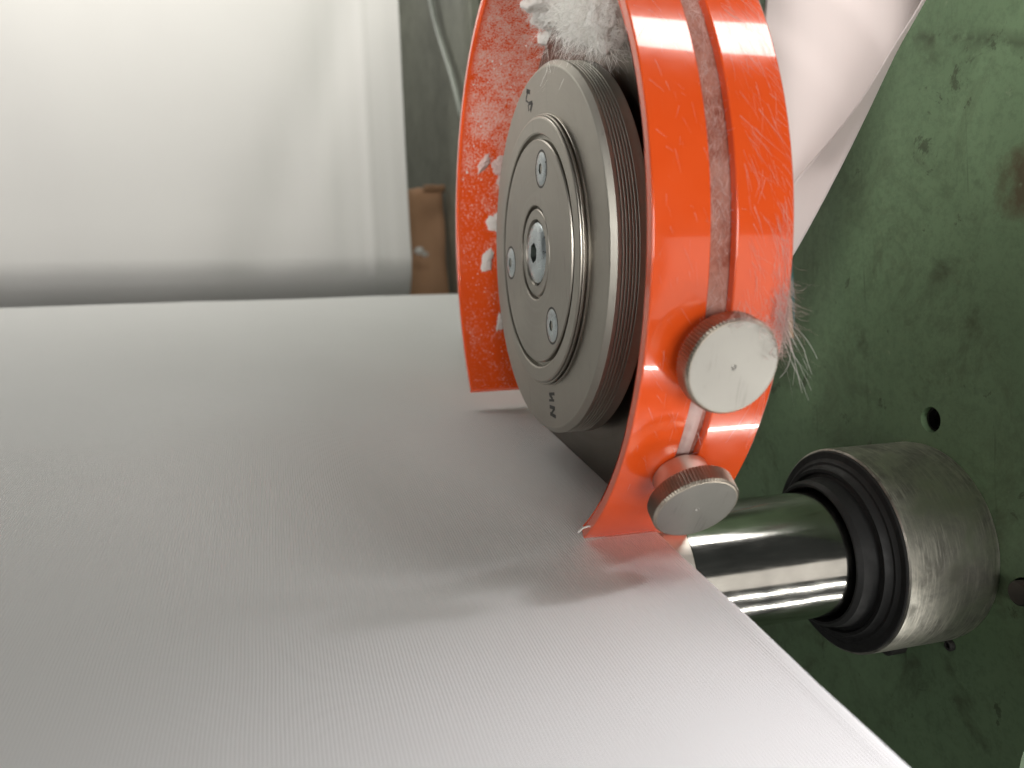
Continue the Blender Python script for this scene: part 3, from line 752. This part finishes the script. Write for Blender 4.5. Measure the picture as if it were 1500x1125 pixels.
for i in range(46):
    ph_ = -41.8 + i * 0.45; row = []
    for j in range(9):
        x = SL0 + 0.1 + (SL1 - SL0 - 0.9) * j / 8
        thick_ = 1.25 + 0.9 * noise.noise(Vector((x * 0.3, ph_ * 0.22, 0))) + 0.3 * noise.noise(Vector((x * 1.0, ph_ * 0.9, 4)))
        thick_ *= (1 - abs(j - 4) / 4.7) * min(1, (46 - i) / 9)
        row.append(gp(x, ph_, 80.72 + max(0.0, thick_)))
    rows.append(row)
slot_pad = grid('matted_core', rows, lint_pink_m, root)
n = 1500
ph_ = np.concatenate([rng.uniform(-41, 95, n - 500), rng.normal(4, 6, 250), rng.normal(24, 5, 250)]); x = rng.uniform(SL0 + .3, SL1 - .6, n)
st = np.array([gp(a, b_, 80.9 + 1.1 * random.random() ** 2) for a, b_ in zip(x, ph_)])
tg = np.array([(random.gauss(0, 0.55), math.sin(R(b_)) + random.gauss(0, 0.2), math.cos(R(b_)) + random.gauss(0, 0.2)) for b_ in ph_]) * rng.choice((-1, 1), n)[:, None]
tag(ribbons('loose_fibres', fibre_paths(st, tg, 1.5 + 2.5 * rng.random(n), 5, 0.45, 0), 0.04 + 0.05 * rng.random(n), lint_pink_m, root), kind='stuff')

def surface_fibres(n, xr, pr, L, wd, slant, spread):
    out = []
    for _ in range(n):
        x = random.uniform(*xr); p_ = random.uniform(*pr); l = L * (0.3 + random.gammavariate(2, 0.35)); an = random.gauss(slant, spread)
        cv = random.gauss(0, 0.08); pts = []
        for k in range(6):
            pts.append(gp(x, p_, 83.12 + 0.12 * math.sin(k * 0.6) * random.random()))
            x = min(max(x + math.sin(an) * l / 5, X0 + .4), X1 - .4); p_ += math.cos(an) * l / 5 / 83 * 57.3; an += cv * 0.3
            if SL0 - 0.4 < x < SL1 + 0.4: x = SL0 - 0.5 if x < 7.8 else SL1 + 0.5
        out.append(pts)
    return np.array(out)
P = np.concatenate([surface_fibres(420, (12, X1 - 1), (-20, 48), 5.0, 0, 2.75, 0.3), surface_fibres(90, (X0 + 1, SL0 - 1), (-45, 30), 2.6, 0, 2.8, 0.35), surface_fibres(120, (X1 - 4, X1 - 0.6), (-26, -2), 9, 0, 3.0, 0.15)])
fo = ribbons('lint_fibres', P, 0.025 + 0.035 * rng.random(len(P)), lint_pink_m)
tag(fo, 'fine pale fibres clinging to the outer face of the orange guard', 'lint', kind='stuff')

# the tuft hanging off the right edge of the guard by the upper thumbscrew
root = empty('fibre_tuft', gp(22.4, -15, 83)); tag(root, 'wispy fibre tuft trailing off the right edge of the guard beside the upper thumbscrew', 'lint')
n = 650
ph_ = rng.normal(-17, 2.3, n); x = X1 - np.abs(rng.normal(0, 2.0, n)) + 0.2
st = np.array([gp(min(a, X1 + .1), b_, 83.2) for a, b_ in zip(x, ph_)])
dr = np.stack([0.22 + 0.16 * rng.normal(size=n), -0.05 + 0.14 * rng.normal(size=n), -1.0 + 0.1 * rng.normal(size=n)], 1)
tag(ribbons('loose_fibres', fibre_paths(st, dr, 1.5 + rng.gamma(2.0, 0.9, n), 7, 0.5, 0.15), 0.03 + 0.04 * rng.random(n), lint_pink_m, root), kind='stuff')
n = 11
st = np.array([gp(X1 + 0.2, a, 83.1) for a in rng.normal(-19, 2, n)])
dr = np.stack([0.32 + 0.16 * rng.normal(size=n), -0.1 + 0.1 * rng.normal(size=n), -0.9 + 0.2 * rng.normal(size=n)], 1)
tag(ribbons('long_strands', fibre_paths(st, dr, 10 + 4 * rng.random(n), 8, 0.22, 0.2), 0.08 + 0.07 * rng.random(n), lint_m, root), kind='stuff')
# fuzz over the upper thumbscrew
o, n_, u, t = frame_at(7.7, -22.2); n = 260
st = np.array([tuple(o + n_ * 90.6 + (u * math.cos(a) + t * math.sin(a)) * r) for a, r in zip(rng.uniform(0.1, 1.9, n), 9.6 - np.abs(rng.normal(0, 1.0, n)))])
dr = np.stack([0.5 * rng.normal(size=n), -0.5 + 0.3 * rng.normal(size=n), 0.3 + 0.5 * rng.normal(size=n)], 1)
fz = ribbons('knob_fuzz', fibre_paths(st, dr, 1.5 + 2 * rng.random(n), 5, 0.5, 0.2), 0.05 + 0.05 * rng.random(n), lint_pink_m)
tag(fz, 'faint fuzz of fibres over the rim of the upper thumbscrew', 'lint', kind='stuff')

th = tube('loose_thread', [(-5.6, -44.6, -67.6), (-7.0, -44.8, -67.3), (-8.4, -45.2, -67.5), (-9.8, -45.6, -68.3)], 0.22, lint_m)
tag(th, 'short white thread sticking out from the lower tip of the orange guard', 'thread')
